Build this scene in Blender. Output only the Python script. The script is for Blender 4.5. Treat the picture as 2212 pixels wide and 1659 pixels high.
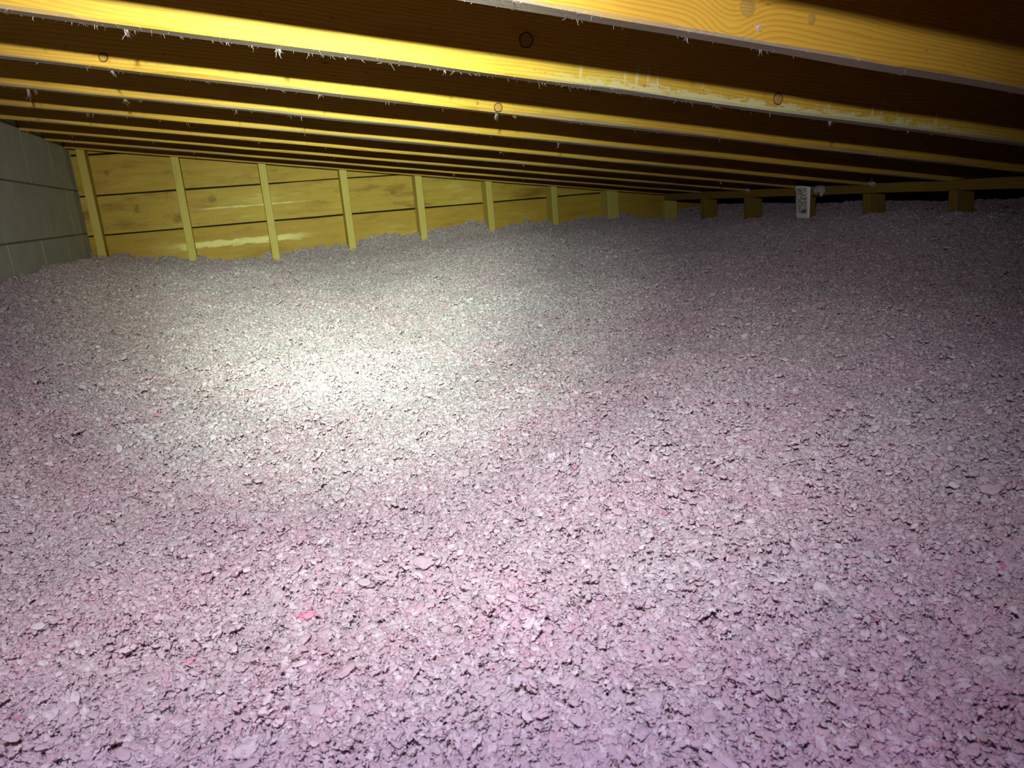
import bpy, bmesh, math, random
import numpy as np
from mathutils import Matrix, Vector, Euler

for _o in list(bpy.data.objects):
    bpy.data.objects.remove(_o, do_unlink=True)
scene = bpy.context.scene
COL = scene.collection

# ------------------------------------------------------------------ camera
# origin of the world = the photographer's phone; X across the attic (down the roof),
# Y towards the plank end wall, Z up.  Metres.
CAM_F, CAM_PITCH, CAM_ROLL, CAM_YAW = 1585.4, -0.2551, -0.0811, 0.3363

def camera_axes():
    cy, sy = math.cos(CAM_YAW), math.sin(CAM_YAW)
    cp, sp = math.cos(CAM_PITCH), math.sin(CAM_PITCH)
    cr, sr = math.cos(CAM_ROLL), math.sin(CAM_ROLL)
    right = Vector((cy, -sy, 0)); fwd = Vector((sy*cp, cy*cp, sp)); up = right.cross(fwd)
    return cr*right + sr*up, -sr*right + cr*up, fwd

_r, _u, _f = camera_axes()
cam_data = bpy.data.cameras.new('camera')
cam_data.sensor_fit = 'HORIZONTAL'; cam_data.sensor_width = 36.0
cam_data.lens = CAM_F / 2212.0 * 36.0
cam_data.clip_start = 0.02; cam_data.clip_end = 50
cam_data.dof.use_dof = True
cam_data.dof.focus_distance = 1.35
cam_data.dof.aperture_fstop = 20.0
cam = bpy.data.objects.new('camera', cam_data)
cam.matrix_world = Matrix(((_r.x, _u.x, -_f.x, 0), (_r.y, _u.y, -_f.y, 0), (_r.z, _u.z, -_f.z, 0), (0, 0, 0, 1)))
COL.objects.link(cam); scene.camera = cam

# ------------------------------------------------------------------ world + torch
world = bpy.data.worlds.new('dark_attic'); scene.world = world
world.use_nodes = True
world.node_tree.nodes['Background'].inputs[0].default_value = (0, 0, 0, 1)
world.node_tree.nodes['Background'].inputs[1].default_value = 0.0

LAMP = Vector((-0.03, 0.0, 0.200))          # head torch just above the phone
AIM = Vector((0.125, 1.0, -0.115))            # beam direction

def torch(name, energy, colour, size_deg, blend, aim=AIM, radius=0.012):
    d = bpy.data.lights.new(name, 'SPOT')
    d.energy = energy; d.color = colour; d.spot_size = math.radians(size_deg); d.spot_blend = blend
    d.shadow_soft_size = radius
    o = bpy.data.objects.new(name, d); COL.objects.link(o)
    o.location = LAMP
    o.rotation_euler = aim.to_track_quat('-Z', 'Y').to_euler()
    return o

# one LED torch: hot greenish centre, whiter halo, faint violet spill; plus two added fill spots
torch('torch_hot_centre', 258, (0.72, 1.0, 0.82), 33, 1.0, Vector((0.150, 1.0, -0.160)))
torch('torch_core', 180, (0.71, 1.0, 0.74), 50, 1.0, Vector((0.165, 1.0, -0.160)))
torch('upper_fill', 98, (1.0, 0.88, 0.42), 44, 1.0, Vector((0.09, 1.0, -0.03)))  # added warm fill, tinted to correct the colour of the rafter wood
torch('torch_halo', 57, (0.97, 1.0, 0.90), 105, 1.0, Vector((0.150, 1.0, -0.10)))
torch('side_fill', 22, (0.92, 1.02, 1.05), 82, 1.0, Vector((0.50, 1.0, -0.36)))  # added fill that brightens the right-hand part of the bed
torch('torch_spill', 16.5, (0.95, 0.83, 1.28), 150, 0.9, Vector((-0.12, 1.0, -0.58)))

vs = scene.view_settings
vs.view_transform = 'Standard'; vs.look = 'None'; vs.exposure = 0.0; vs.gamma = 1.0
vs.use_curve_mapping = False
try:
    scene.cycles.use_denoising = True
    scene.cycles.max_bounces = 5
    scene.cycles.diffuse_bounces = 4
    scene.cycles.transmission_bounces = 4
    scene.cycles.use_adaptive_sampling = True
    scene.cycles.adaptive_threshold = 0.05
    scene.cycles.sample_clamp_indirect = 4.0
except Exception:
    pass

# ------------------------------------------------------------------ dimensions (from the photograph)
D = 4.135            # front of the end wall studs
RS = 0.4032          # rafter spacing (16 in)
Z0, M = 0.2658, 0.1407   # underside of the rafters: z = Z0 - M x
TH = 0.038
WALL_X = -0.689      # block wall face
PONY_X = 2.531       # face of the low stud wall
EAVE_X = 3.75
RAFTER_H = 0.185
FLOOR_Z = -0.62
PLANK_Y = D + 0.090
def rafter_far(j): return D + 0.0089 - RS*(9-j)

# ------------------------------------------------------------------ helpers
rng = np.random.default_rng(7)
random.seed(7)

def tag(o, label=None, cat=None, group=None, kind=None):
    if label: o['label'] = label
    if cat: o['category'] = cat
    if group: o['group'] = group
    if kind: o['kind'] = kind
    return o

def link_mesh(name, verts, faces, mats, parent=None, loc=None, rot=None, smooth=False, face_mats=None):
    me = bpy.data.meshes.new(name)
    me.from_pydata([tuple(map(float, v)) for v in verts], [], faces)
    for m in (mats if isinstance(mats, (list, tuple)) else [mats]):
        me.materials.append(m)
    if face_mats is not None:
        me.polygons.foreach_set('material_index', face_mats)
    if smooth:
        me.polygons.foreach_set('use_smooth', [True]*len(me.polygons))
    me.update()
    o = bpy.data.objects.new(name, me); COL.objects.link(o)
    if parent is not None: o.parent = parent
    if loc is not None: o.location = loc
    if rot is not None: o.rotation_euler = rot
    return o

def empty(name, loc=(0, 0, 0), rot=None):
    o = bpy.data.objects.new(name, None); COL.objects.link(o); o.location = loc
    o.empty_display_size = 0.05
    if rot: o.rotation_euler = rot
    return o

def value_noise(x, y, seed):
    """smooth 2-D value noise in -1..1, unit lattice"""
    g = np.random.default_rng(seed).uniform(-1, 1, (256, 256))
    xi = np.floor(x).astype(int); yi = np.floor(y).astype(int)
    fx = x - xi; fy = y - yi
    fx = fx*fx*(3-2*fx); fy = fy*fy*(3-2*fy)
    a = g[xi % 256, yi % 256]; b = g[(xi+1) % 256, yi % 256]
    c = g[xi % 256, (yi+1) % 256]; d = g[(xi+1) % 256, (yi+1) % 256]
    return (a*(1-fx)+b*fx)*(1-fy) + (c*(1-fx)+d*fx)*fy

def timber(name, length, width, height, mat, seed, parent=None, bevel=0.003, wobble=0.0012, wane=None, step=0.04):
    """a sawn length of timber along local +X from 0, y -width..0, z 0..height, eased and slightly uneven arrises"""
    n = max(2, int(length/step))
    b = bevel
    prof = [(-width+b, 0), (-b, 0), (0, b), (0, height-b), (-b, height), (-width+b, height), (-width, height-b), (-width, b)]
    xs = np.linspace(0, length, n+1)
    V = []
    for i, x in enumerate(xs):
        for k, (y, z) in enumerate(prof):
            dy = wobble*float(value_noise(np.array(x*6.0), np.array(k*3.7), seed))
            dz = wobble*float(value_noise(np.array(x*5.0), np.array(k*2.9+40), seed+1))
            if wane and k in (0, 7):          # waney lower front arris
                w = wane*max(0.0, float(value_noise(np.array(x*4.5), np.array(7.0), seed+2)))
                w += 0.3*wane*max(0.0, float(value_noise(np.array(x*16), np.array(3.0), seed+3)))
                if k == 0: dy += w
                else: dz += w
            V.append((x, y+dy, z+dz))
    P = len(prof); F = []
    for i in range(n):
        for k in range(P):
            k2 = (k+1) % P
            F.append((i*P+k, (i+1)*P+k, (i+1)*P+k2, i*P+k2))
    F.append(tuple(range(P)))
    F.append(tuple(n*P+k for k in reversed(range(P))))
    return link_mesh(name, V, F, mat, parent)

# ------------------------------------------------------------------ materials
def new_mat(name):
    m = bpy.data.materials.new(name); m.use_nodes = True
    nt = m.node_tree; nt.nodes.clear()
    out = nt.nodes.new('ShaderNodeOutputMaterial')
    b = nt.nodes.new('ShaderNodeBsdfPrincipled')
    nt.links.new(b.outputs[0], out.inputs[0])
    return m, nt, b, out

class NB:
    """tiny node builder"""
    def __init__(s, nt): s.nt = nt
    def n(s, t, **kw):
        nd = s.nt.nodes.new(t)
        for k, v in kw.items(): setattr(nd, k, v)
        return nd
    def l(s, a, b): s.nt.links.new(a, b)
    def inp(s, sock, v):
        if isinstance(v, (int, float)): sock.default_value = v
        elif isinstance(v, (tuple, list)): sock.default_value = v
        else: s.l(v, sock)
    def m(s, op, a, b=0.0, c=None, clamp=False):
        nd = s.n('ShaderNodeMath', operation=op, use_clamp=clamp)
        s.inp(nd.inputs[0], a); s.inp(nd.inputs[1], b)
        if c is not None: s.inp(nd.inputs[2], c)
        return nd.outputs[0]
    def mapr(s, v, a, b, c=0.0, d=1.0):
        nd = s.n('ShaderNodeMapRange', interpolation_type='SMOOTHSTEP')
        s.inp(nd.inputs[0], v); s.inp(nd.inputs[1], a); s.inp(nd.inputs[2], b); s.inp(nd.inputs[3], c); s.inp(nd.inputs[4], d)
        return nd.outputs[0]
    def mix(s, f, a, b, blend='MIX'):
        nd = s.n('ShaderNodeMix', data_type='RGBA', blend_type=blend)
        s.inp(nd.inputs[0], f)
        s.inp(nd.inputs[6], a); s.inp(nd.inputs[7], b)
        return nd.outputs[2]
    def comb(s, x, y, z):
        nd = s.n('ShaderNodeCombineXYZ'); s.inp(nd.inputs[0], x); s.inp(nd.inputs[1], y); s.inp(nd.inputs[2], z); return nd.outputs[0]
    def noise(s, vec, scale=1.0, detail=2.0, rough=0.5):
        nd = s.n('ShaderNodeTexNoise'); s.l(vec, nd.inputs['Vector'])
        nd.inputs['Scale'].default_value = scale; nd.inputs['Detail'].default_value = detail; nd.inputs['Roughness'].default_value = rough
        return nd.outputs[0]

def c4(c): return (c[0], c[1], c[2], 1.0)

def wood_mat(name, base, dark, pale, ring=0.006, knots=(), streaks=(), white=None, seed=0.0, blotch=0.5, rough=0.62, contrast=0.55, dust=False):
    """pine: growth lines along local X that bend round knots, blotches, optional pale waney streaks"""
    m, nt, bsdf, out = new_mat(name); B = NB(nt)
    tc = B.n('ShaderNodeTexCoord'); sep = B.n('ShaderNodeSeparateXYZ'); B.l(tc.outputs['Object'], sep.inputs[0])
    oi = B.n('ShaderNodeObjectInfo')
    off = B.m('MULTIPLY', oi.outputs['Random'], 37.0)
    x, y, z = sep.outputs
    xo = B.m('ADD', x, B.m('ADD', off, seed))
    low = B.noise(B.comb(B.m('MULTIPLY', xo, 1.3), B.m('MULTIPLY', y, 6.0), B.m('MULTIPLY', z, 9.0)), 1.0, 2.0)
    g = B.m('ADD', B.m('ADD', z, B.m('MULTIPLY', y, 0.8)), B.m('MULTIPLY', low, 0.05))
    kmask = None
    for (kx, kz, s, amp) in knots:
        dx = B.m('DIVIDE', B.m('SUBTRACT', x, kx), s)
        e = B.m('POWER', 2.718, B.m('MULTIPLY', B.m('MULTIPLY', dx, dx), -1.0))
        g = B.m('ADD', g, B.m('MULTIPLY', e, amp))
        dz = B.m('DIVIDE', B.m('SUBTRACT', z, kz), s*1.2)
        kn = B.m('MULTIPLY', B.m('SUBTRACT', B.noise(B.comb(B.m('MULTIPLY', x, 30.0), 0.0, B.m('MULTIPLY', z, 30.0)), 1.0, 3.0, 0.6), 0.5), 3.2)
        e2 = B.m('POWER', 2.718, B.m('MULTIPLY', B.m('ADD', B.m('ADD', B.m('MULTIPLY', dx, dx), B.m('MULTIPLY', dz, dz)), kn), -1.0), clamp=True)
        kmask = e2 if kmask is None else B.m('MAXIMUM', kmask, e2)
    wob = B.noise(B.comb(B.m('MULTIPLY', xo, 5.0), B.m('MULTIPLY', y, 40.0), B.m('MULTIPLY', z, 40.0)), 1.0, 3.0)
    ph = B.m('ADD', B.m('DIVIDE', g, ring), B.m('MULTIPLY', wob, 1.3))
    saw = B.m('FRACT', ph)
    line = B.m('MULTIPLY', B.mapr(saw, 0.35, 0.95), B.mapr(saw, 1.0, 0.95))
    fibre = B.noise(B.comb(B.m('MULTIPLY', xo, 14.0), B.m('MULTIPLY', y, 500.0), B.m('MULTIPLY', z, 500.0)), 1.0, 2.0)
    col = B.mix(B.m('MULTIPLY', line, contrast), c4(base), c4(dark))
    blot = B.noise(B.comb(B.m('MULTIPLY', xo, 2.6), B.m('MULTIPLY', y, 12.0), B.m('MULTIPLY', z, 11.0)), 1.0, 5.0, 0.68)
    col = B.mix(B.m('MULTIPLY', B.mapr(blot, 0.50, 0.68), blotch), col, c4(dark))
    col = B.mix(B.m('MULTIPLY', B.mapr(blot, 0.47, 0.30), blotch), col, c4(pale))
    col = B.mix(B.m('MULTIPLY', fibre, 0.25), col, c4([d*0.75 for d in dark]))
    spec = B.noise(B.comb(B.m('MULTIPLY', xo, 60.0), B.m('MULTIPLY', y, 90.0), B.m('MULTIPLY', z, 90.0)), 1.0, 2.0)
    col = B.mix(B.mapr(spec, 0.70, 0.78, 0.0, 0.6), col, c4([d*0.35 for d in dark]))
    if kmask is not None:
        col = B.mix(B.m('MULTIPLY', B.mapr(kmask, 0.30, 0.95), 0.6), col, c4([d*0.7 for d in dark]))
    for (x0, x1, zc, zw, colr) in streaks:
        rag = B.noise(B.comb(B.m('MULTIPLY', xo, 14.0), 0.0, B.m('MULTIPLY', z, 70.0)), 1.0, 5.0, 0.7)
        inx = B.m('MULTIPLY', B.mapr(x, x0-0.08, x0+0.08), B.mapr(x, x1+0.1, x1-0.1))
        dz = B.m('ABSOLUTE', B.m('SUBTRACT', z, zc))
        inz = B.mapr(B.m('ADD', B.m('DIVIDE', dz, zw), B.m('MULTIPLY', B.m('SUBTRACT', rag, 0.5), 4.0)), 1.2, 0.5)
        col = B.mix(B.m('MULTIPLY', B.m('MULTIPLY', inx, inz), 0.85), col, c4(colr))
    if white:
        x0, x1, colr = white
        rag = B.noise(B.comb(B.m('MULTIPLY', x, 26.0), 0.0, B.m('MULTIPLY', z, 90.0)), 1.0, 6.0, 0.75)
        drip = B.noise(B.comb(B.m('MULTIPLY', x, 70.0), 0.0, B.m('MULTIPLY', z, 7.0)), 1.0, 2.0, 0.6)
        inx = B.m('MULTIPLY', B.mapr(x, x0-0.15, x0+0.15), B.mapr(x, x1+0.2, x1-0.2))
        lowz = B.mapr(B.m('ADD', z, B.m('MULTIPLY', B.m('SUBTRACT', rag, 0.5), 0.085)), 0.016, 0.009)
        dr = B.m('MULTIPLY', B.mapr(drip, 0.60, 0.68), B.mapr(z, 0.06, 0.02))
        col = B.mix(B.m('MULTIPLY', B.m('MULTIPLY', inx, B.m('MAXIMUM', lowz, dr)), 0.75), col, c4(colr))
    if dust:
        sn = B.n('ShaderNodeSeparateXYZ'); B.l(tc.outputs['Normal'], sn.inputs[0])
        dn = B.noise(B.comb(B.m('MULTIPLY', xo, 40.0), B.m('MULTIPLY', y, 160.0), 0.0), 1.0, 4.0, 0.7)
        under = B.m('MULTIPLY', B.mapr(sn.outputs[2], -0.6, -0.95), B.mapr(dn, 0.30, 0.50))
        col = B.mix(B.m('MULTIPLY', under, 0.92), col, c4((0.34, 0.30, 0.285)))
    B.l(col, bsdf.inputs['Base Color'])
    bsdf.inputs['Roughness'].default_value = rough
    bsdf.inputs['Specular IOR Level'].default_value = 0.3
    bump = B.n('ShaderNodeBump'); bump.inputs['Strength'].default_value = 0.35; bump.inputs['Distance'].default_value = 0.002
    B.l(B.m('ADD', B.m('MULTIPLY', line, 0.4), fibre), bump.inputs['Height'])
    B.l(bump.outputs[0], bsdf.inputs['Normal'])
    return m

PINE, PINE_D, PINE_P = (0.57, 0.345, 0.038), (0.35, 0.18, 0.013), (0.62, 0.43, 0.075)
M_RAFTER = wood_mat('rafter_pine', PINE, PINE_D, PINE_P, ring=0.0075, blotch=0.45, dust=True)
M_RAFTER_KNOTTY = wood_mat('rafter_pine_big_knot', (0.56, 0.31, 0.035), (0.36, 0.17, 0.014), (0.60, 0.38, 0.06), ring=0.0058,
                           knots=[(1.345, 0.25, 0.045, 0.024)], blotch=0.35, contrast=0.6, dust=True)
M_RAFTER_WORN = wood_mat('rafter_pine_whitened', (0.57, 0.35, 0.038), (0.34, 0.19, 0.016), (0.62, 0.45, 0.08), ring=0.006,
                         white=(1.32, 2.30, (0.56, 0.54, 0.30)), blotch=0.5, dust=True)
M_STUD = wood_mat('stud_pine', (0.54, 0.42, 0.10), (0.40, 0.28, 0.05), (0.60, 0.49, 0.15), ring=0.012, blotch=0.35, contrast=0.35)
M_PLANK = wood_mat('plank_pine', (0.46, 0.30, 0.038), (0.23, 0.12, 0.012), (0.56, 0.41, 0.095), ring=0.05, blotch=0.8, contrast=0.15,
                   knots=[(0.14, 0.10, 0.016, 0.05), (1.52, 0.09, 0.02, 0.05), (2.05, 0.12, 0.015, 0.03)])
M_PLANK_B = wood_mat('plank_pine_forked', (0.47, 0.31, 0.042), (0.22, 0.115, 0.012), (0.58, 0.43, 0.105), ring=0.05, blotch=0.9, contrast=0.18,
                     knots=[(0.24, 0.11, 0.02, 0.06), (0.42, 0.05, 0.03, -0.08), (0.60, 0.13, 0.025, 0.07), (1.55, 0.10, 0.02, 0.05)],
                     streaks=[(0.55, 1.05, 0.085, 0.004, (0.70, 0.58, 0.26))], seed=4.0)
M_PLANK_C = wood_mat('plank_pine_waney', (0.43, 0.265, 0.032), (0.26, 0.14, 0.013), (0.54, 0.39, 0.08), ring=0.05, blotch=0.7, contrast=0.15,
                     streaks=[(0.40, 1.02, 0.098, 0.017, (0.74, 0.64, 0.26))], knots=[(0.18, 0.06, 0.015, 0.04)], seed=9.0)
M_DIMMED = wood_mat('dimmed_pine', (0.25, 0.155, 0.022), (0.15, 0.08, 0.01), (0.30, 0.20, 0.035), ring=0.012, blotch=0.4, contrast=0.35)  # stud pine darkened in its colour, standing in for dimmer light at the eave
M_KNOT = wood_mat('knot_heartwood', (0.42, 0.24, 0.05), (0.22, 0.11, 0.02), (0.5, 0.3, 0.08), ring=0.003, blotch=0.3)
M_DECK = wood_mat('deck_board', (0.22, 0.13, 0.05), (0.12, 0.07, 0.03), (0.26, 0.16, 0.07), ring=0.02)

def simple_mat(name, col, rough=0.8, var=None, scale=30.0, bump=0.0, bscale=200.0):
    m, nt, b, out = new_mat(name); B = NB(nt)
    tc = B.n('ShaderNodeTexCoord')
    if var:
        f = B.noise(tc.outputs['Object'], scale, 4.0, 0.6)
        B.l(B.mix(B.mapr(f, 0.3, 0.7), c4(col), c4(var)), b.inputs['Base Color'])
    else:
        b.inputs['Base Color'].default_value = c4(col)
    b.inputs['Roughness'].default_value = rough
    b.inputs['Specular IOR Level'].default_value = 0.2
    if bump:
        bp = B.n('ShaderNodeBump'); bp.inputs['Strength'].default_value = bump; bp.inputs['Distance'].default_value = 0.003
        B.l(B.noise(tc.outputs['Object'], bscale, 3.0, 0.6), bp.inputs['Height']); B.l(bp.outputs[0], b.inputs['Normal'])
    return m

M_CRACK = simple_mat('knot_crack', (0.05, 0.03, 0.012))
M_BLOCK = simple_mat('grey_block', (0.62, 0.64, 0.56), 0.9, (0.54, 0.56, 0.49), 9.0, 0.5, 160.0)
M_MORTAR = simple_mat('mortar', (0.26, 0.26, 0.20), 0.95, (0.20, 0.20, 0.16), 40.0, 0.4)
M_BACKING = simple_mat('wall_backing_dark', (0.012, 0.010, 0.008), 1.0)
M_FLOOR = simple_mat('floor_board', (0.35, 0.33, 0.30), 0.9)

def fluff_mat(name, instanced=True):
    m, nt, bsdf, out = new_mat(name); B = NB(nt)
    nt.nodes.remove(bsdf)
    geo = B.n('ShaderNodeNewGeometry'); oi = B.n('ShaderNodeObjectInfo')
    at = B.n('ShaderNodeAttribute', attribute_name='tint', attribute_type='GEOMETRY')
    r = B.m('FRACT', B.m('ADD', B.m('MULTIPLY', oi.outputs['Random'], 7.31), at.outputs['Fac'])) if instanced else at.outputs['Fac']
    r2 = B.m('FRACT', B.m('MULTIPLY', r, 17.7))
    patch = B.noise(geo.outputs['Position'], 5.0, 3.0, 0.6)
    fine = B.noise(geo.outputs['Position'], 38.0, 2.0, 0.6)
    pinkness = B.m('ADD', B.m('MULTIPLY', patch, 0.9), B.m('ADD', B.m('MULTIPLY', fine, 0.6), B.m('MULTIPLY', B.m('SUBTRACT', r, 0.5), 0.30)))
    pk = B.mapr(pinkness, 0.50, 1.05)
    col = B.mix(pk, c4((0.76, 0.705, 0.73)), c4((0.80, 0.605, 0.685)))
    col = B.mix(B.mapr(r2, 0.66, 0.92, 0.0, 0.9), col, c4((0.93, 0.91, 0.92)))
    col = B.mix(B.mapr(r, 0.9990, 0.9991), col, c4((0.85, 0.33, 0.48)))
    fib = B.noise(geo.outputs['Position'], 700.0, 2.0, 0.7)
    col = B.mix(B.m('MULTIPLY', B.mapr(fib, 0.40, 0.66), 0.10), col, c4((0.62, 0.50, 0.55)))
    bp = B.n('ShaderNodeBump'); bp.inputs['Strength'].default_value = 0.6; bp.inputs['Distance'].default_value = 0.0010
    B.l(B.noise(geo.outputs['Position'], 520.0, 3.0, 0.7), bp.inputs['Height'])
    # a tangle of glass fibre scatters much the same whichever way its surface faces
    up = B.n('ShaderNodeVectorMath', operation='MULTIPLY_ADD'); B.l(bp.outputs[0], up.inputs[0])
    up.inputs[1].default_value = (0.62, 0.62, 0.62); up.inputs[2].default_value = (0, 0, 0.38)
    nn = B.n('ShaderNodeVectorMath', operation='NORMALIZE'); B.l(up.outputs[0], nn.inputs[0])
    d = B.n('ShaderNodeBsdfDiffuse'); t = B.n('ShaderNodeBsdfTranslucent')
    B.l(col, d.inputs[0]); B.l(B.mix(1.0, col, c4((1.0, 0.62, 0.72)), 'MULTIPLY'), t.inputs[0]); B.l(nn.outputs[0], d.inputs['Normal'])
    mx = B.n('ShaderNodeMixShader'); mx.inputs[0].default_value = 0.46
    B.l(d.outputs[0], mx.inputs[1]); B.l(t.outputs[0], mx.inputs[2]); B.l(mx.outputs[0], out.inputs[0])
    return m
M_FLUFF = fluff_mat('glass_wool')
M_WISP = fluff_mat('glass_wool_strand', False)

# ------------------------------------------------------------------ structure
box = lambda x0, x1, y0, y1, z0, z1: ([(x0,y0,z0),(x1,y0,z0),(x1,y1,z0),(x0,y1,z0),(x0,y0,z1),(x1,y0,z1),(x1,y1,z1),(x0,y1,z1)],
                                     [(0,3,2,1),(4,5,6,7),(0,1,5,4),(1,2,6,5),(2,3,7,6),(3,0,4,7)])
def struct(name, verts, faces, mat, label, parent=None):
    o = link_mesh(name, verts, faces, mat, parent)
    tag(o, label, None, None, 'structure'); return o

Y_NEAR = -0.45
v, f = box(WALL_X-0.2, EAVE_X+0.05, Y_NEAR, PLANK_Y+0.05, FLOOR_Z-0.02, FLOOR_Z)
struct('floor', v, f, M_FLOOR, 'ceiling board under the loose insulation')

# roof deck boards on top of the rafters
slope = math.atan(M)
ceil = empty('ceiling'); tag(ceil, 'dark board roof deck above the pine rafters', None, None, 'structure')
nb = 24; wdt = (EAVE_X + 0.25 - (WALL_X-0.2))/nb
for i in range(nb):
    xa = WALL_X-0.2 + i*wdt; xb = xa + wdt - 0.004
    za = Z0 - M*xa + RAFTER_H/math.cos(slope); zb = Z0 - M*xb + RAFTER_H/math.cos(slope)
    V = [(xa, Y_NEAR, za+.002), (xb, Y_NEAR, zb+.002), (xb, PLANK_Y+.05, zb+.002), (xa, PLANK_Y+.05, za+.002)]
    V += [(x, y, z+0.018) for x, y, z in V]
    link_mesh('board', V, [(0,3,2,1),(4,5,6,7),(0,1,5,4),(1,2,6,5),(2,3,7,6),(3,0,4,7)], M_DECK, ceil)

# plank end wall
wall_back = empty('wall_back', (0, PLANK_Y, 0)); tag(wall_back, 'sloping end wall of wide horizontal pine planks', None, None, 'structure')
XL = WALL_X + 0.002
edges = [0.530, 0.337, 0.144, -0.0485, -0.2415, -0.4345, FLOOR_Z]
plank_mats = [M_PLANK, M_PLANK, M_PLANK_B, M_PLANK_C, M_STUD, M_PLANK]
def plank(z0, z1, mat, seed):
    """board along local x, front face y=0, top limited by the roof line"""
    n = 60; V = []; x1 = EAVE_X - 0.02
    for i in range(n+1):
        x = XL + (x1-XL)*i/n
        lim = Z0 - M*x + RAFTER_H - 0.002
        w0 = 0.0016*float(value_noise(np.array(x*5.0), np.array(1.0), seed)); w1 = 0.0016*float(value_noise(np.array(x*5.0), np.array(9.0), seed))
        a, b = min(z0+w0, lim-0.002), min(z1+w1, lim)
        fy = 0.0012*float(value_noise(np.array(x*2.0), np.array(5.0), seed))
        V += [(x-XL, fy+0.002, a-z0), (x-XL, fy, a+0.002-z0), (x-XL, fy, b-0.002-z0), (x-XL, fy+0.002, b-z0), (x-XL, 0.02, b-z0), (x-XL, 0.02, a-z0)]
    F = []
    for i in range(n):
        for k in range(6):
            k2 = (k+1) % 6
            F.append((i*6+k, (i+1)*6+k, (i+1)*6+k2, i*6+k2))
    F += [tuple(reversed(range(6))), tuple(n*6+k for k in range(6))]
    o = link_mesh('plank', V, F, mat, wall_back, (XL, 0, z0))
    return o
gaps = [0.0, 0.004, 0.007, 0.007, 0.008, 0.006]
for i in range(len(edges)-1):
    plank(edges[i+1] + (0.0035 if i < 5 else 0), edges[i] - 0.0035, plank_mats[i], 100+i)
v, f = box(XL, EAVE_X-0.02, 0.024, 0.04, FLOOR_Z, 0.15)
for k in (4, 7): v[k] = (v[k][0], v[k][1], Z0 - M*XL + RAFTER_H-0.004)
for k in (5, 6): v[k] = (v[k][0], v[k][1], Z0 - M*EAVE_X + RAFTER_H-0.004)
link_mesh('sheathing', v, f, M_BACKING, wall_back)

# block wall
wall_left = empty('wall_left', (WALL_X, 0, 0)); tag(wall_left, 'grey concrete block wall at high side of the roof', None, None, 'structure')
TOPZ = 0.545
v, f = box(-0.19, -0.0007, Y_NEAR, PLANK_Y+0.05, FLOOR_Z, TOPZ)
link_mesh('mortar', v, f, M_MORTAR, wall_left)
def block(y0, y1, z0, z1):
    b = 0.0008
    V = []
    for (x, g) in ((-0.02, 0), (-b*0.6, 0), (0.0, b)):
        V += [(x, y0+g, z0+g), (x, y1-g, z0+g), (x, y1-g, z1-g), (x, y0+g, z1-g)]
    V = [(x + 0.0003*random.uniform(-1, 1) if abs(x) < .0002 else x, y, z) for x, y, z in V]
    F = [(8, 9, 10, 11)]
    for r in (0, 4):
        for k in range(4):
            k2 = (k+1) % 4
            F.append((r+k, r+k2, r+4+k2, r+4+k))
    link_mesh('block', V, F, M_BLOCK, wall_left)
BL = 0.458
courses = [(0.376, TOPZ, 3.00), (0.171, 0.376, 3.775), (-0.034, 0.171, 3.015), (-0.239, -0.034, 2.80), (-0.444, -0.239, 3.02), (FLOOR_Z, -0.444, 2.80)]
for z0, z1, ph in courses:
    y = ph - BL*math.ceil((ph-Y_NEAR)/BL)
    while y < PLANK_Y+0.05:
        ya, yb = max(y, Y_NEAR)+0.003, min(y+BL, PLANK_Y+0.045)-0.003
        if yb-ya > 0.02: block(ya, yb, z0+0.0035, z1-0.0035)
        y += BL

v, f = box(EAVE_X, EAVE_X+0.03, Y_NEAR, PLANK_Y+0.05, FLOOR_Z, Z0-M*EAVE_X+RAFTER_H)
struct('wall_right', v, f, M_DECK, 'dark board closing the low eave side')

# ------------------------------------------------------------------ roof rafters
ordinal = {9: 'last', 8: 'second', 7: 'third', 6: 'fourth', 5: 'fifth', 4: 'sixth', 3: 'seventh', 2: 'eighth', 1: 'ninth', 0: 'tenth'}
raf_label = {
    9: 'pine roof rafter fixed against the studs of the plank end wall',
    3: 'pine roof rafter with ragged lower edge and two round knots',
    2: 'pine roof rafter with whitened peeling lower edge, brightly torch-lit',
    1: 'heavy-grained pine roof rafter with large swirling knot and stuck fluff',
}
def fibre_ribbon(V, F, T, p, direction, length, w, tint, bend, nseg=5, gravity=0.0):
    p = Vector(p); d = Vector(direction).normalized(); base = len(V)
    side = d.cross(Vector((random.uniform(-1, 1), random.uniform(-1, 1), random.uniform(-1, 1)))).normalized()
    for i in range(nseg+1):
        t = i/nseg; ww = w*(1.0 - 0.75*t)
        V.append(p + side*ww*0.5); V.append(p - side*ww*0.5); T += [tint, tint]
        d = (d + Vector((random.uniform(-1, 1), random.uniform(-1, 1), random.uniform(-1, 1)))*bend + Vector((0, 0, -gravity))).normalized()
        p = p + d*(length/nseg)
    for i in range(nseg):
        a = base+2*i; F.append((a, a+1, a+3, a+2))

def ribbon_mesh(name, V, F, T, mat, parent=None, loc=None):
    o = link_mesh(name, V, F, mat, parent, loc)
    a = o.data.attributes.new('tint', 'FLOAT', 'POINT'); a.data.foreach_set('value', T)
    return o

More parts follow.
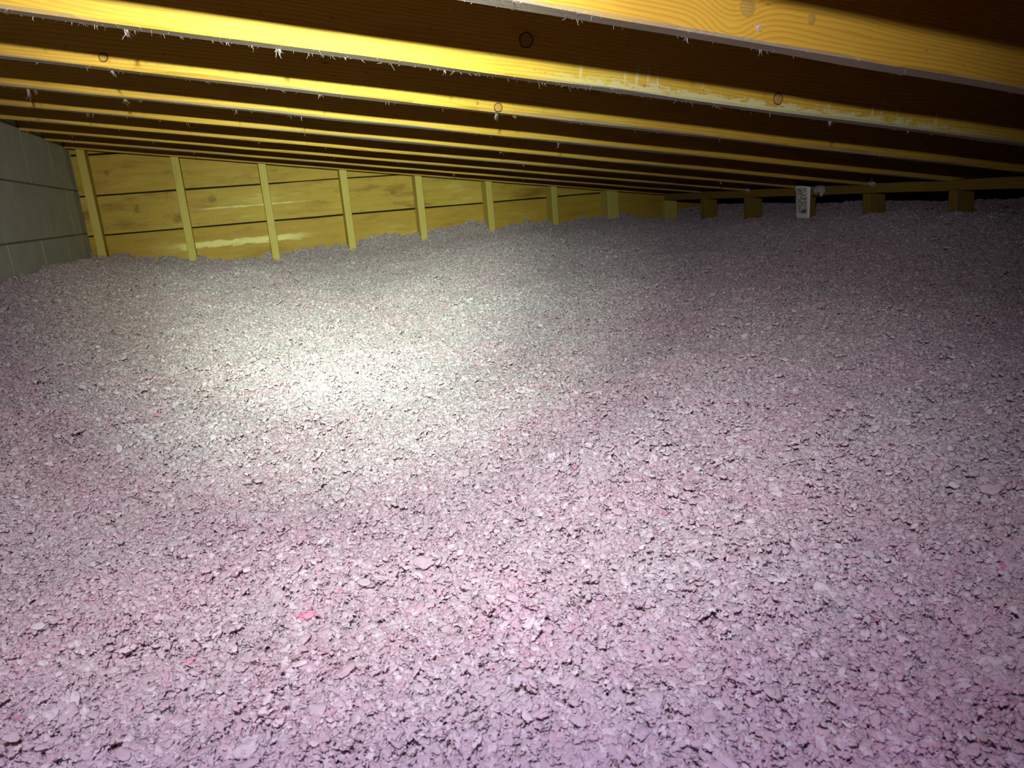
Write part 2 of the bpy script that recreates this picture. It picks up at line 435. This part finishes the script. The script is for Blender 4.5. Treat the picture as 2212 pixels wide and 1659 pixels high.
def knot(parent, x, z, rad, crack=True):
    """round dead knot: dark ring with a slightly proud eye, on the rafter's front face"""
    n = 18; V = [(0, 0, 0)]; F = []; FM = []
    rings = [(rad*0.55, -0.0012), (rad*0.82, -0.0008), (rad*0.84, -0.0011), (rad, -0.0010), (rad*1.02, 0.002)]
    V[0] = (0, -0.0014, 0)
    for (r, yy) in rings:
        for k in range(n):
            a = 2*math.pi*k/n; rr = r*(1+0.06*math.sin(2*a+x)+0.03*math.sin(5*a))
            V.append((rr*math.cos(a)*0.9, yy, rr*math.sin(a)))
    for k in range(n):
        F.append((0, 1+(k+1) % n, 1+k)); FM.append(0)
    for q in range(len(rings)-1):
        for k in range(n):
            k2 = (k+1) % n
            F.append((1+q*n+k, 1+q*n+k2, 1+(q+1)*n+k2, 1+(q+1)*n+k)); FM.append(1 if q == 2 else 0)
    return link_mesh('knot', V, F, [M_KNOT, M_CRACK if crack else M_KNOT], parent, (x, -TH-0.0006, z), None, False, FM)

XR0 = WALL_X + 0.006; LEN = (EAVE_X - 0.02 - XR0)/math.cos(slope)
def local_x(X): return (X - XR0)/math.cos(slope)
for j in range(0, 10):
    yf = rafter_far(j) if j < 9 else D - 0.002
    mat = {1: M_RAFTER_KNOTTY, 2: M_RAFTER_WORN}.get(j, M_RAFTER)
    root = empty('roof_rafter', (XR0, yf, Z0 - M*XR0), (0, slope, 0))
    tag(root, raf_label.get(j, 'plain pine roof rafter, %s one counted from the plank end wall' % ordinal[j]), 'rafter', 'roof rafters')
    timber('beam', LEN, TH, RAFTER_H, mat, 20+j, root, wane=0.007 if j == 3 else 0.0022, step=0.03 if j < 5 else 0.06)
    if j == 2:
        knot(root, local_x(1.059), 0.022, 0.0125); knot(root, local_x(0.517), 0.060, 0.014)
    if j == 3:
        knot(root, local_x(0.609), 0.010, 0.011); knot(root, local_x(-0.185), 0.018, 0.009)
    if j == 1:
        knot(root, local_x(0.672), 0.040, 0.013, False); knot(root, local_x(0.777), 0.040, 0.007, False)
    # dust and glass fibre caught on the rough underside
    if j >= 1:
        V, F, T = [], [], []
        cnt = {1: 420, 2: 900, 3: 420, 4: 300, 5: 260}.get(j, 180)
        for _ in range(cnt):
            x = random.uniform(0.02, LEN*(0.62 if j < 5 else 0.9)); y = random.choice([-TH+0.002, -0.002, random.uniform(-TH, 0)])
            L = random.uniform(0.003, 0.009) if random.random() < 0.9 else random.uniform(0.008, 0.018)
            d = (random.uniform(-1, 1), random.uniform(-.5, .5), -random.uniform(0.1, 0.8))
            fibre_ribbon(V, F, T, (x, y, 0.0015), d, L*0.8, 0.0005, random.random()*0.5, 0.35, 4)
        fz = ribbon_mesh('fibre_fuzz', V, F, T, M_WISP, root); fz['kind'] = 'stuff'

# ------------------------------------------------------------------ end wall studs
stud_words = ['beside the grey block wall', 'second from the block wall', 'third from the block wall', 'fourth from the block wall',
              'fifth from the block wall', 'sixth from the block wall', 'seventh from the block wall', 'eighth from the block wall']
def stud(x_right, label, name='wall_stud'):
    topz = Z0 - M*(x_right) + RAFTER_H - 0.004
    o = timber(name, topz - FLOOR_Z, 0.089, TH, M_STUD, random.randint(0, 999), None, bevel=0.002, step=0.1)
    # local x (length) -> world z ; local z (38 mm) -> world -x ; local y (depth) -> world y
    o.matrix_world = Matrix(((0, 0, -1, x_right), (0, 1, 0, D+0.089), (1, 0, 0, FLOOR_Z), (0, 0, 0, 1)))
    tag(o, label, 'stud', 'studs of the plank end wall'); return o
for i in range(8):
    stud(-0.6108 + 0.4065*i, 'upright stud on plank end wall, ' + stud_words[i])
stud(-0.6108 + 0.4065*7 - TH - 0.001, 'upright pine stud doubled against the eighth one on plank end wall')
# small knots on the studs
# ------------------------------------------------------------------ low stud wall on the eave side
PB, PT = -0.1244, -0.0836
plate = timber('top_plate', 4.09-(Y_NEAR+0.03), 0.089, PT-PB-0.001, M_DIMMED, 501, None, bevel=0.002, step=0.15)
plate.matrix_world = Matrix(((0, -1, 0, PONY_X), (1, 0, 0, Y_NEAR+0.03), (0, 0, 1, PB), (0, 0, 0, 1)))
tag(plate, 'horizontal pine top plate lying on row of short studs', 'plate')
post_y = [4.125, 3.705, 3.314, 2.925, 2.515, 2.103]
post_lab = ['short pine stud under the top plate, closest to the plank end wall', 'second short stud from the plank end wall, under top plate',
            'third short stud from the plank end wall, under top plate', 'short stud under the top plate, half hidden by the printed paper tag',
            'fifth short stud from the plank end wall, under top plate', 'sixth short stud from the plank end wall, under top plate']
for i, y in enumerate(post_y):
    o = timber('short_stud', (PB-0.001)-FLOOR_Z, 0.089, TH, M_DIMMED if i else M_STUD, 600+i, None, bevel=0.002, step=0.1)
    # length -> z, depth(89) -> x, thickness(38) -> -y
    o.matrix_world = Matrix(((0, -1, 0, PONY_X), (0, 0, -1, y), (1, 0, 0, FLOOR_Z), (0, 0, 0, 1)))
    tag(o, post_lab[i], 'stud', 'short studs of the eave wall')

# ------------------------------------------------------------------ loose-fill insulation
def lerp_tab(x, tab):
    xs = [a for a, _ in tab]; ys = [b for _, b in tab]
    return np.interp(x, xs, ys)
def smooth(a, b, t):
    t = np.clip((t-a)/(b-a), 0, 1); return t*t*(3-2*t)
STUD_Z = [(-0.69, -0.175), (-0.61, -0.181), (-0.2, -0.232), (0.2, -0.268), (0.6, -0.258), (1.0, -0.243), (1.42, -0.226), (1.82, -0.233), (2.23, -0.228), (2.53, -0.265), (3.0, -0.19), (3.75, -0.17)]
WALL_Z = [(-0.69, -0.165), (-0.48, -0.178), (-0.2, -0.225), (-0.05, -0.248), (0.2, -0.25), (0.32, -0.226), (0.6, -0.215), (0.84, -0.19), (1.0, -0.19), (1.2, -0.172), (1.37, -0.155), (1.45, -0.2), (1.75, -0.184), (1.85, -0.21), (2.19, -0.195), (2.53, -0.24), (3.0, -0.19), (3.75, -0.17)]
def ground_z(x, y):
    far = lerp_tab(x, STUD_Z)
    near = -0.365 + 0.012*np.clip(x, -1, 3)
    t = smooth(0.9, 4.0, y)
    z = near*(1-t) + far*t
    wall = lerp_tab(x, WALL_Z)
    z = z + (wall-far)*smooth(D-0.05, PLANK_Y-0.01, y)
    left = -0.146 - 0.022*smooth(3.4, 4.3, y)
    bl = np.clip((WALL_X+0.42-x)/0.42, 0, 1)**2
    z = z*(1-bl) + np.maximum(z, left)*bl
    pr = smooth(1.75, 2.45, x)*(1-smooth(3.6, 4.1, y))
    z = z*(1-pr) + (-0.232)*pr
    beyond = smooth(2.55, 3.0, x)
    z = z*(1-beyond) + (-0.195)*beyond
    und = 0.020*value_noise(x*2.1+3, y*2.1, 11) + 0.012*value_noise(x*5.3, y*5.3, 12) + 0.010*value_noise(x*11, y*11, 13) + 0.0055*value_noise(x*26, y*26, 15)
    bank = smooth(D-0.02, D+0.05, y)*(1-smooth(2.3, 2.5, x))
    und = und + bank*(0.022*value_noise(x*11+7, y*3, 16) + 0.012*value_noise(x*31, y*9, 17))/(1-0.65*smooth(3.4, 4.1, y))
    und = und*(1 - 0.65*smooth(3.4, 4.1, y))*(1-0.5*bl)
    return z + und
GX = np.linspace(WALL_X+0.002, EAVE_X-0.005, 400)
GY = np.linspace(-0.30, PLANK_Y-0.003, 420)
gx, gy = np.meshgrid(GX, GY, indexing='ij')
gz = ground_z(gx, gy) - 0.0085 + 0.004*value_noise(gx*45, gy*45, 14)
gv = np.stack([gx, gy, gz], -1).reshape(-1, 3)
ni, nj = gx.shape
ii, jj = np.meshgrid(np.arange(ni-1), np.arange(nj-1), indexing='ij')
q = (ii*nj+jj).ravel()
gf = np.stack([q, q+nj, q+nj+1, q+1], 1)

def in_post(x, y, pad):
    m = np.zeros(np.shape(x), bool)
    for py in post_y:
        m |= (x > PONY_X-pad) & (x < PONY_X+0.089+pad) & (y > py-TH-pad) & (y < py+pad)
    return m
gf = gf[~in_post(gv[gf, 0].mean(1), gv[gf, 1].mean(1), 0.010)]

# clump variants: little heaps of torn glass-wool flakes
def ico(sub):
    bm = bmesh.new(); bmesh.ops.create_icosphere(bm, subdivisions=sub, radius=1.0)
    v = np.array([x.co[:] for x in bm.verts]); f = np.array([[x.index for x in fc.verts] for fc in bm.faces]); bm.free(); return v, f
ICO_V, ICO_F = ico(3)
ICO2_V, ICO2_F = ico(2)
def rand_rot(r):
    qn = r.normal(size=4); qn /= np.linalg.norm(qn); w, x, y, z = qn
    return np.array([[1-2*(y*y+z*z), 2*(x*y-z*w), 2*(x*z+y*w)], [2*(x*y+z*w), 1-2*(x*x+z*z), 2*(y*z-x*w)], [2*(x*z-y*w), 2*(y*z+x*w), 1-2*(x*x+y*y)]])
def noise3(v, seed):
    r = np.random.default_rng(seed); o = np.zeros(len(v))
    for fr, am in ((1.6, 0.34), (3.1, 0.26), (6.0, 0.22), (10.0, 0.12)):
        for _ in range(3):
            k = r.normal(size=3)*fr; o += am/1.7*np.sin(v@k + r.uniform(0, 6.28))
    return o
def flake(r, size):
    kind = r.random()
    if kind < 0.52:        # lumpy tuft
        iv, f = (ICO_V, ICO_F) if size > 0.0024 else (ICO2_V, ICO2_F)
        v = iv*(1+noise3(iv, int(r.integers(1e9))))[:, None]
        s = size*np.array([r.uniform(.65, 1.15), r.uniform(.45, .75), r.uniform(.35, .6)])
        v = v*s
        v[:, 2] += r.uniform(-30, 30)*v[:, 0]**2        # curl
    elif kind < 0.70:      # curled flake, thin torn sheet
        nu, nv = 8, 4
        u, w = np.meshgrid(np.linspace(-1, 1, nu), np.linspace(-1, 1, nv), indexing='ij')
        curl = r.uniform(-1.6, 1.6); L = size*r.uniform(0.9, 1.7); Wd = size*r.uniform(.22, .5)
        a = u*curl
        x = L*np.sin(a)/max(abs(curl), .2)*np.sign(curl); z = L*(1-np.cos(a))/max(abs(curl), .2)
        y = Wd*w*(1-0.75*u**2)*(1+0.3*r.normal(size=u.shape)) + 0.25*size*np.sin(u*r.uniform(1, 3)+r.uniform(0, 6))
        z = z + 0.10*size*r.normal(size=u.shape)
        v = np.stack([x, y, z], -1).reshape(-1, 3)
        a0, b0 = np.meshgrid(np.arange(nu-1), np.arange(nv-1), indexing='ij'); q0 = (a0*nv+b0).ravel()
        quads = np.stack([q0, q0+nv, q0+nv+1, q0+1], 1)
        f = np.concatenate([quads[:, [0, 1, 2]], quads[:, [0, 2, 3]]])
    else:                  # loose strand
        nu = 8; L = size*(r.uniform(1.0, 2.2) if r.random() < .85 else r.uniform(2.2, 3.4)); wd = size*r.uniform(.05, .13)*(1 if L < 2.2*size else .7)
        t = np.linspace(-1, 1, nu); c = np.stack([L*t, 0.45*L*np.sin(t*r.uniform(1, 3)+r.uniform(0, 6)), 0.3*L*np.sin(t*r.uniform(1, 3)+r.uniform(0, 6))], 1)
        ang = np.arange(3)*2.094
        v = (c[:, None, :] + wd*(1-0.7*np.abs(t))[:, None, None]*np.stack([0*ang, np.cos(ang), np.sin(ang)], 1)[None]).reshape(-1, 3)
        f = []
        for i in range(nu-1):
            for k in range(3):
                k2 = (k+1) % 3; A, Bq, Cq, Dq = i*3+k, (i+1)*3+k, (i+1)*3+k2, i*3+k2
                f += [(A, Bq, Cq), (A, Cq, Dq)]
        f = np.array(f)
    return v, f
NVAR = 14
all_v, all_f, kinds, tints = [gv], [], [np.zeros(len(gv), int)], [rng.random(len(gv))*0.1+0.45]
base = len(gv); tri = []
for k in range(NVAR):
    r = np.random.default_rng(900+k)
    for q_ in range(62):
        size = r.uniform(0.0024, 0.0052)*(1.4 if r.random() < 0.10 else 1.0)
        if q_ >= 34: size = r.uniform(0.0011, 0.0024)          # crumbs and short fibres on top
        v, f = flake(r, size)
        R = rand_rot(r)
        if r.random() < 0.7:                      # most lie roughly flat
            a = r.uniform(0, 6.28); tl = r.normal(0, .45); ca, sa, ct, st = math.cos(a), math.sin(a), math.cos(tl), math.sin(tl)
            R = np.array([[ca, -sa, 0], [sa, ca, 0], [0, 0, 1]])@np.array([[1, 0, 0], [0, ct, -st], [0, st, ct]])
        rad = 0.021*math.sqrt(r.random()); a = r.uniform(0, 6.28)
        pos = np.array([rad*math.cos(a), rad*math.sin(a), (r.uniform(-0.0045, 0.0045) if q_ < 34 else r.uniform(0.0005, 0.0062))*(1-rad/0.04)])
        v = v@R.T + pos
        all_v.append(v); tri.append(f+base); base += len(v)
        kinds.append(np.full(len(v), k+1)); tints.append(np.full(len(v), r.random()))
# instance points: one heap every couple of centimetres
pts = []
def scatter(x0, x1, y0, y1, dens):
    n = int((x1-x0)*(y1-y0)*dens)
    side = math.sqrt(1.0/dens)
    xs, ys = np.meshgrid(np.arange(x0, x1, side), np.arange(y0, y1, side), indexing='ij')
    P = np.stack([xs.ravel(), ys.ravel()], 1) + rng.uniform(-.75, .75, (xs.size, 2))*side
    pts.append(P[(P[:, 0] > WALL_X+0.012) & (P[:, 0] < EAVE_X-.02) & (P[:, 1] < PLANK_Y-0.006)])
scatter(WALL_X+.01, 1.6, 0.16, 1.2, 5400)
scatter(WALL_X+.01, 2.75, 1.2, 2.6, 3400)
scatter(WALL_X+.01, 2.75, 2.6, PLANK_Y, 3000)
scatter(1.6, 2.75, 0.3, 1.2, 1500)
scatter(2.75, EAVE_X-.02, 0.8, PLANK_Y, 1100)
P = np.concatenate(pts); P = P[~in_post(P[:, 0], P[:, 1], 0.022)]; n = len(P)
dd = 0.01
pz = ground_z(P[:, 0], P[:, 1]) + rng.normal(0, 0.0030, n)*np.where(P[:, 1] > D-0.1, 2.2, 1.0)
big = (rng.random(n) < 0.02) & (P[:, 1] > 1.0)
scl = rng.uniform(0.75, 1.2, n)*np.where(P[:, 1] < 1.2, 0.86, 1.0); scl[big] *= rng.uniform(1.2, 1.5, big.sum())
dzx = (ground_z(P[:, 0]+dd, P[:, 1]) - ground_z(P[:, 0]-dd, P[:, 1]))/(2*dd)
dzy = (ground_z(P[:, 0], P[:, 1]+dd) - ground_z(P[:, 0], P[:, 1]-dd))/(2*dd)
rots = np.zeros((n, 3)); rots[:, 0] = np.arctan(dzy)+rng.normal(0, .20, n); rots[:, 1] = -np.arctan(dzx)+rng.normal(0, .20, n); rots[:, 2] = 0
spin = rng.uniform(0, 6.28, n)
# compose: spin about local z first, then tilt
eul = np.empty((n, 3))
cx, sx, cyy, syy, cz, sz = np.cos(rots[:, 0]), np.sin(rots[:, 0]), np.cos(rots[:, 1]), np.sin(rots[:, 1]), np.cos(spin), np.sin(spin)
Rt = np.empty((n, 3, 3))
Rt[:, 0] = np.stack([cyy, 0*cx, syy], 1); Rt[:, 1] = np.stack([sx*syy, cx, -sx*cyy], 1); Rt[:, 2] = np.stack([-cx*syy, sx, cx*cyy], 1)
Rz = np.zeros((n, 3, 3)); Rz[:, 0, 0] = cz; Rz[:, 0, 1] = -sz; Rz[:, 1, 0] = sz; Rz[:, 1, 1] = cz; Rz[:, 2, 2] = 1
Rm = Rt@Rz
eul[:, 1] = np.arcsin(np.clip(-Rm[:, 2, 0], -1, 1)); eul[:, 0] = np.arctan2(Rm[:, 2, 1], Rm[:, 2, 2]); eul[:, 2] = np.arctan2(Rm[:, 1, 0], Rm[:, 0, 0])
all_v.append(np.stack([P[:, 0], P[:, 1], pz], 1)); kinds.append(np.full(n, -1)); tints.append(np.zeros(n))
V = np.concatenate(all_v); tri = np.concatenate(tri); K = np.concatenate(kinds); TT = np.concatenate(tints)
me = bpy.data.meshes.new('loose_insulation')
me.vertices.add(len(V)); me.vertices.foreach_set('co', V.astype(np.float32).ravel())
loops = np.concatenate([gf.ravel(), tri.ravel()]); me.loops.add(len(loops)); me.loops.foreach_set('vertex_index', loops.astype(np.int32))
starts = np.concatenate([np.arange(len(gf))*4, len(gf)*4+np.arange(len(tri))*3])
me.polygons.add(len(starts)); me.polygons.foreach_set('loop_start', starts.astype(np.int32))
me.polygons.foreach_set('use_smooth', [True]*len(starts))
me.update(calc_edges=True)
def attr(name, typ, arr, key='value'):
    a = me.attributes.new(name, typ, 'POINT'); a.data.foreach_set(key, arr.ravel())
attr('piece', 'INT', K.astype(np.int32)); attr('tint', 'FLOAT', TT.astype(np.float32))
full_s = np.ones(len(V), np.float32); full_s[-n:] = scl; attr('heap_scale', 'FLOAT', full_s)
full_r = np.zeros((len(V), 3), np.float32); full_r[-n:] = eul; attr('heap_turn', 'FLOAT_VECTOR', full_r, 'vector')
full_i = np.zeros(len(V), np.int32); full_i[-n:] = rng.integers(0, NVAR, n); attr('heap_kind', 'INT', full_i)
me.materials.append(M_FLUFF)
ins = bpy.data.objects.new('loose_insulation', me); COL.objects.link(ins)
tag(ins, 'deep bed of fluffy pink and white loose-fill glass wool insulation', 'insulation', None, 'stuff')

ng = bpy.data.node_groups.new('heap_scatter', 'GeometryNodeTree')
ng.interface.new_socket('Geometry', in_out='INPUT', socket_type='NodeSocketGeometry')
ng.interface.new_socket('Geometry', in_out='OUTPUT', socket_type='NodeSocketGeometry')
N, Lk = ng.nodes, ng.links
gi, go = N.new('NodeGroupInput'), N.new('NodeGroupOutput')
def named(nm, typ):
    a = N.new('GeometryNodeInputNamedAttribute'); a.data_type = typ; a.inputs['Name'].default_value = nm
    return next(s for s in a.outputs if s.enabled and s.name == 'Attribute')
def cmp(op, sock, val):
    c = N.new('FunctionNodeCompare'); c.data_type = 'INT'; c.operation = op
    ins_ = [s for s in c.inputs if s.enabled]
    Lk.new(sock, ins_[0]); ins_[1].default_value = val
    return c.outputs[0]
pc = named('piece', 'INT')
s1 = N.new('GeometryNodeSeparateGeometry'); s1.domain = 'POINT'
s2 = N.new('GeometryNodeSeparateGeometry'); s2.domain = 'POINT'
Lk.new(gi.outputs[0], s1.inputs[0]); Lk.new(cmp('EQUAL', pc, 0), s1.inputs[1])
Lk.new(s1.outputs[1], s2.inputs[0]); Lk.new(cmp('GREATER_THAN', pc, 0), s2.inputs[1])
sp = N.new('GeometryNodeSplitToInstances'); sp.domain = 'POINT'
Lk.new(s2.outputs[0], sp.inputs['Geometry']); Lk.new(pc, sp.inputs['Group ID'])
iop = N.new('GeometryNodeInstanceOnPoints')
Lk.new(s2.outputs[1], iop.inputs['Points']); Lk.new(sp.outputs['Instances'], iop.inputs['Instance'])
iop.inputs['Pick Instance'].default_value = True
Lk.new(named('heap_kind', 'INT'), iop.inputs['Instance Index'])
e2r = N.new('FunctionNodeEulerToRotation'); Lk.new(named('heap_turn', 'FLOAT_VECTOR'), e2r.inputs[0]); Lk.new(e2r.outputs[0], iop.inputs['Rotation'])
Lk.new(named('heap_scale', 'FLOAT'), iop.inputs['Scale'])
jn = N.new('GeometryNodeJoinGeometry')
Lk.new(s1.outputs[0], jn.inputs[0]); Lk.new(iop.outputs[0], jn.inputs[0]); Lk.new(jn.outputs[0], go.inputs[0])
md = ins.modifiers.new('heap_scatter', 'NODES'); md.node_group = ng

# ------------------------------------------------------------------ wisps of glass wool hanging from the rafters
WISPS = {1: [0.727, 0.606, 0.45], 2: [-0.221, -0.143, -0.104, -0.091, -0.057, 0.035, 0.069, 0.111, 0.135, 0.179, 0.216, 0.384, 0.561, 0.849, 0.94, 1.071, 1.228, 1.449],
         3: [-0.299, -0.216, -0.175, 0.145, 0.217, 0.363, 0.618, 0.661, 1.051], 4: [-0.402, -0.388, -0.202, -0.17, 0.053, 0.183, 0.212, 0.74, 0.952, 1.27],
         5: [-0.343, -0.329, -0.24, -0.157, -0.082, 0.256, 0.91, 1.499], 6: [-0.578, -0.314, 0.134, 1.151, 2.11], 7: [-0.663, -0.521, -0.246, 0.72], 8: [-0.59, -0.115, 1.085, 1.461]}
LONG = {(2, 0.111), (2, -0.104), (2, 1.228), (3, -0.175), (3, 0.618), (4, -0.202), (4, -0.402), (6, 2.11), (4, 0.952), (8, 1.085)}
raf_name = {1: 'heavy-grained rafter with the big knot', 2: 'whitened bright rafter', 3: 'rafter with the ragged edge'}
for j, xs in WISPS.items():
    for X in xs:
        V, F, T = [], [], []
        big_ = (j, X) in LONG
        L = random.uniform(0.013, 0.020) if big_ else random.uniform(0.006, 0.012)
        if j >= 4: L *= 1.4
        for _ in range(random.randint(8, 13) if big_ else random.randint(2, 5)):
            fibre_ribbon(V, F, T, (random.uniform(-.003, .003), random.uniform(-.002, .002), 0.002), (random.uniform(-.35, .35), random.uniform(-.3, .3), -1), L*random.uniform(.4, 1.1), 0.0009, random.random()*.4, 0.40, 7, 0.04)
        o = ribbon_mesh('insulation_wisp', V, F, T, M_WISP, None, (X, rafter_far(j)-0.004, Z0-M*X-0.001))
        tag(o, ('long straggly' if big_ else 'short') + ' wisp of glass wool hanging under the %s' % raf_name.get(j, '%s rafter from plank end wall' % ordinal[j]), 'fluff', 'wisps hanging under rafters')

def tuft(loc, size, label, n=9, squash=(1, 1, 1), seed=0):
    r = np.random.default_rng(seed); VV, FF, T = [], [], []; b = 0
    for _ in range(n):
        v, f = flake(r, size*r.uniform(.35, .6))
        v = v@rand_rot(r).T + r.normal(0, size*.33, 3)*np.array(squash)
        VV.append(v); FF.append(f+b); b += len(v); T += [r.random()*.6]*len(v)
    o = link_mesh('insulation_tuft', np.concatenate(VV), [tuple(int(q) for q in t) for t in np.concatenate(FF)], M_WISP, None, loc)
    a = o.data.attributes.new('tint', 'FLOAT', 'POINT'); a.data.foreach_set('value', T)
    tag(o, label, 'fluff', 'tufts caught on the timber'); return o
V, F, T = [], [], []
for _ in range(26):
    fibre_ribbon(V, F, T, (random.uniform(-.002, .002), 0, random.uniform(-.002, .002)), (random.uniform(-1, 1), -random.uniform(.2, .8), random.uniform(-1, 1)), random.uniform(.004, .009), 0.0012, random.random()*.4, 0.4, 6)
o = ribbon_mesh('insulation_tuft', V, F, T, M_WISP, None, (0.694, rafter_far(1)-TH-0.001, 0.184))
tag(o, 'white tuft of glass wool stuck on face of the big-knot rafter', 'fluff', 'tufts caught on the timber')
tuft((PONY_X-0.012, 2.755, -0.099), 0.030, 'grey-pink tuft of glass wool on top plate beside the paper tag', 14, (.4, 1, .7), 4)
tuft((PONY_X-0.006, 2.456, -0.083), 0.022, 'pink tuft of glass wool perched on top plate above fifth short stud', 10, (.4, .8, 1), 5)
tuft((PONY_X-0.006, 3.273, -0.080), 0.018, 'pink tuft of glass wool on top plate above third short stud', 8, (.4, 1, .7), 6)
# ------------------------------------------------------------------ printed paper tag (depth marker) on the low stud wall
def tag_mat():
    m, nt, b, out = new_mat('printed_paper'); B = NB(nt)
    tc = B.n('ShaderNodeTexCoord'); sep = B.n('ShaderNodeSeparateXYZ'); B.l(tc.outputs['Object'], sep.inputs[0])
    x, y, z = sep.outputs
    # lines of small print that run up the strip; only their blocks can be made out
    yl = B.m('FRACT', B.m('DIVIDE', y, 0.009))
    wrd = B.noise(B.comb(B.m('MULTIPLY', B.m('FLOOR', B.m('DIVIDE', y, 0.009)), 7.3), 0.0, B.m('MULTIPLY', z, 170.0)), 1.0, 1.0)
    ink = B.m('MULTIPLY', B.mapr(yl, 0.25, 0.3), B.mapr(wrd, 0.46, 0.5))
    ink = B.m('MULTIPLY', ink, B.m('MULTIPLY', B.mapr(B.m('ABSOLUTE', B.m('ADD', y, 0.004)), 0.030, 0.027), B.mapr(B.m('ABSOLUTE', B.m('SUBTRACT', z, 0.085)), 0.062, 0.058)))
    blk = B.m('MULTIPLY', B.mapr(B.m('ABSOLUTE', B.m('ADD', y, 0.012)), 0.016, 0.015), B.mapr(B.m('ABSOLUTE', B.m('SUBTRACT', z, 0.036)), 0.008, 0.0075))
    ink = B.m('MAXIMUM', ink, blk)
    B.l(B.mix(B.m('MULTIPLY', ink, 0.9), c4((0.82, 0.82, 0.80)), c4((0.05, 0.05, 0.05))), b.inputs['Base Color'])
    b.inputs['Roughness'].default_value = 0.7
    return m
M_TAG = tag_mat()
V, F = [], []
nz, ny, W_ = 14, 6, 0.096
for s in (0, 1):
    for i in range(nz+1):
        t = i/nz; z = 0.155*t
        for k in range(ny+1):
            u = k/ny - .5
            bow = -0.012*(1-(2*u)**2)*t - 0.020*max(0, t-.8)/.2*(0.4+u)
            V.append((bow - 0.001 + (0.0006 if s else 0), u*W_*(1+0.05*t), z + (0.006*(u*2)**2*-1 + 0.008*u)*(t > .99)))
P_ = (nz+1)*(ny+1)
for i in range(nz):
    for k in range(ny):
        a = i*(ny+1)+k; F.append((a, a+ny+1, a+ny+2, a+1)); F.append((P_+a, P_+a+1, P_+a+ny+2, P_+a+ny+1))
rim = [k for k in range(ny+1)] + [i*(ny+1)+ny for i in range(1, nz+1)] + [nz*(ny+1)+k for k in range(ny-1, -1, -1)] + [i*(ny+1) for i in range(nz-1, 0, -1)]
for a, b2 in zip(rim, rim[1:]+rim[:1]): F.append((a, b2, P_+b2, P_+a))
tg = link_mesh('paper_tag', V, F, M_TAG, None, (PONY_X-0.0015, 2.873, -0.232), None, True)
tag(tg, 'white paper strip with black print hanging from top plate of short studs', 'paper tag')

# ------------------------------------------------------------------ pieces that stand out on the bed
def shred_mat():
    m, nt, bsdf, out = new_mat('dyed_pink_wool'); B = NB(nt); nt.nodes.remove(bsdf)
    tc = B.n('ShaderNodeTexCoord')
    col = B.mix(B.noise(tc.outputs['Object'], 160.0, 3.0, 0.6), c4((0.88, 0.34, 0.47)), c4((0.88, 0.58, 0.68)))
    d = B.n('ShaderNodeBsdfDiffuse'); t = B.n('ShaderNodeBsdfTranslucent'); mx = B.n('ShaderNodeMixShader'); mx.inputs[0].default_value = 0.4
    B.l(col, d.inputs[0]); B.l(col, t.inputs[0]); B.l(d.outputs[0], mx.inputs[1]); B.l(t.outputs[0], mx.inputs[2]); B.l(mx.outputs[0], out.inputs[0])
    return m
M_PINK = shred_mat()
def shred(x, y, size, label, seed, n=5):
    r = np.random.default_rng(seed); VV, FF = [], []; b = 0
    for _ in range(n*4):
        v, f = flake(r, size*r.uniform(.16, .34))
        v = v@rand_rot(r).T + r.normal(0, size*.24, 3)*np.array([1, .8, .25])
        VV.append(v); FF.append(f+b); b += len(v)
    z = float(ground_z(np.array(x), np.array(y))) + 0.008
    o = link_mesh('pink_shred', np.concatenate(VV), [tuple(int(q) for q in t) for t in np.concatenate(FF)], M_PINK, None, (x, y, z), None, True)
    tag(o, label, 'shred', 'bright pink shreds on the insulation')
shred(0.007, 0.664, 0.017, 'large ragged bright pink shred of wool on the pale insulation', 31, 7)
shred(0.028, 0.976, 0.0065, 'small round bright pink crumb of wool on the insulation', 32, 3)
shred(-0.095, 0.618, 0.009, 'narrow pointed bright pink shred of wool on the insulation', 33, 3)
shred(0.145, 1.241, 0.010, 'bright pink flake of wool in the brightest patch of insulation', 34, 3)
shred(-0.188, 1.474, 0.012, 'bright pink shred of wool beside the splayed white tuft', 35, 4)
def bed_tuft(x, y, size, label, n, seed):
    random.seed(seed); V, F, T = [], [], []
    for _ in range(n*6):
        a = random.uniform(0, 6.28); up = random.uniform(0.05, 0.9)
        fibre_ribbon(V, F, T, (random.uniform(-.3, .3)*size, random.uniform(-.3, .3)*size, 0), (math.cos(a), math.sin(a), up),
                     size*random.uniform(.4, 1.0), size*random.uniform(.05, .12), random.random()*.5, 0.25, 6)
    z = float(ground_z(np.array(x), np.array(y))) + 0.004
    o = ribbon_mesh('insulation_tuft', V, F, T, M_WISP, None, (x, y, z))
    tag(o, label, 'fluff', 'loose tufts on the insulation')
bed_tuft(-0.177, 1.729, 0.034, 'large splayed white tuft of wool lying proud on the insulation', 18, 41)
bed_tuft(0.797, 1.051, 0.026, 'pale blue-white soft tuft of wool on the pink insulation', 14, 42)
bed_tuft(1.011, 1.315, 0.024, 'flat pale pink tuft of wool lying on greyer insulation', 12, 43)
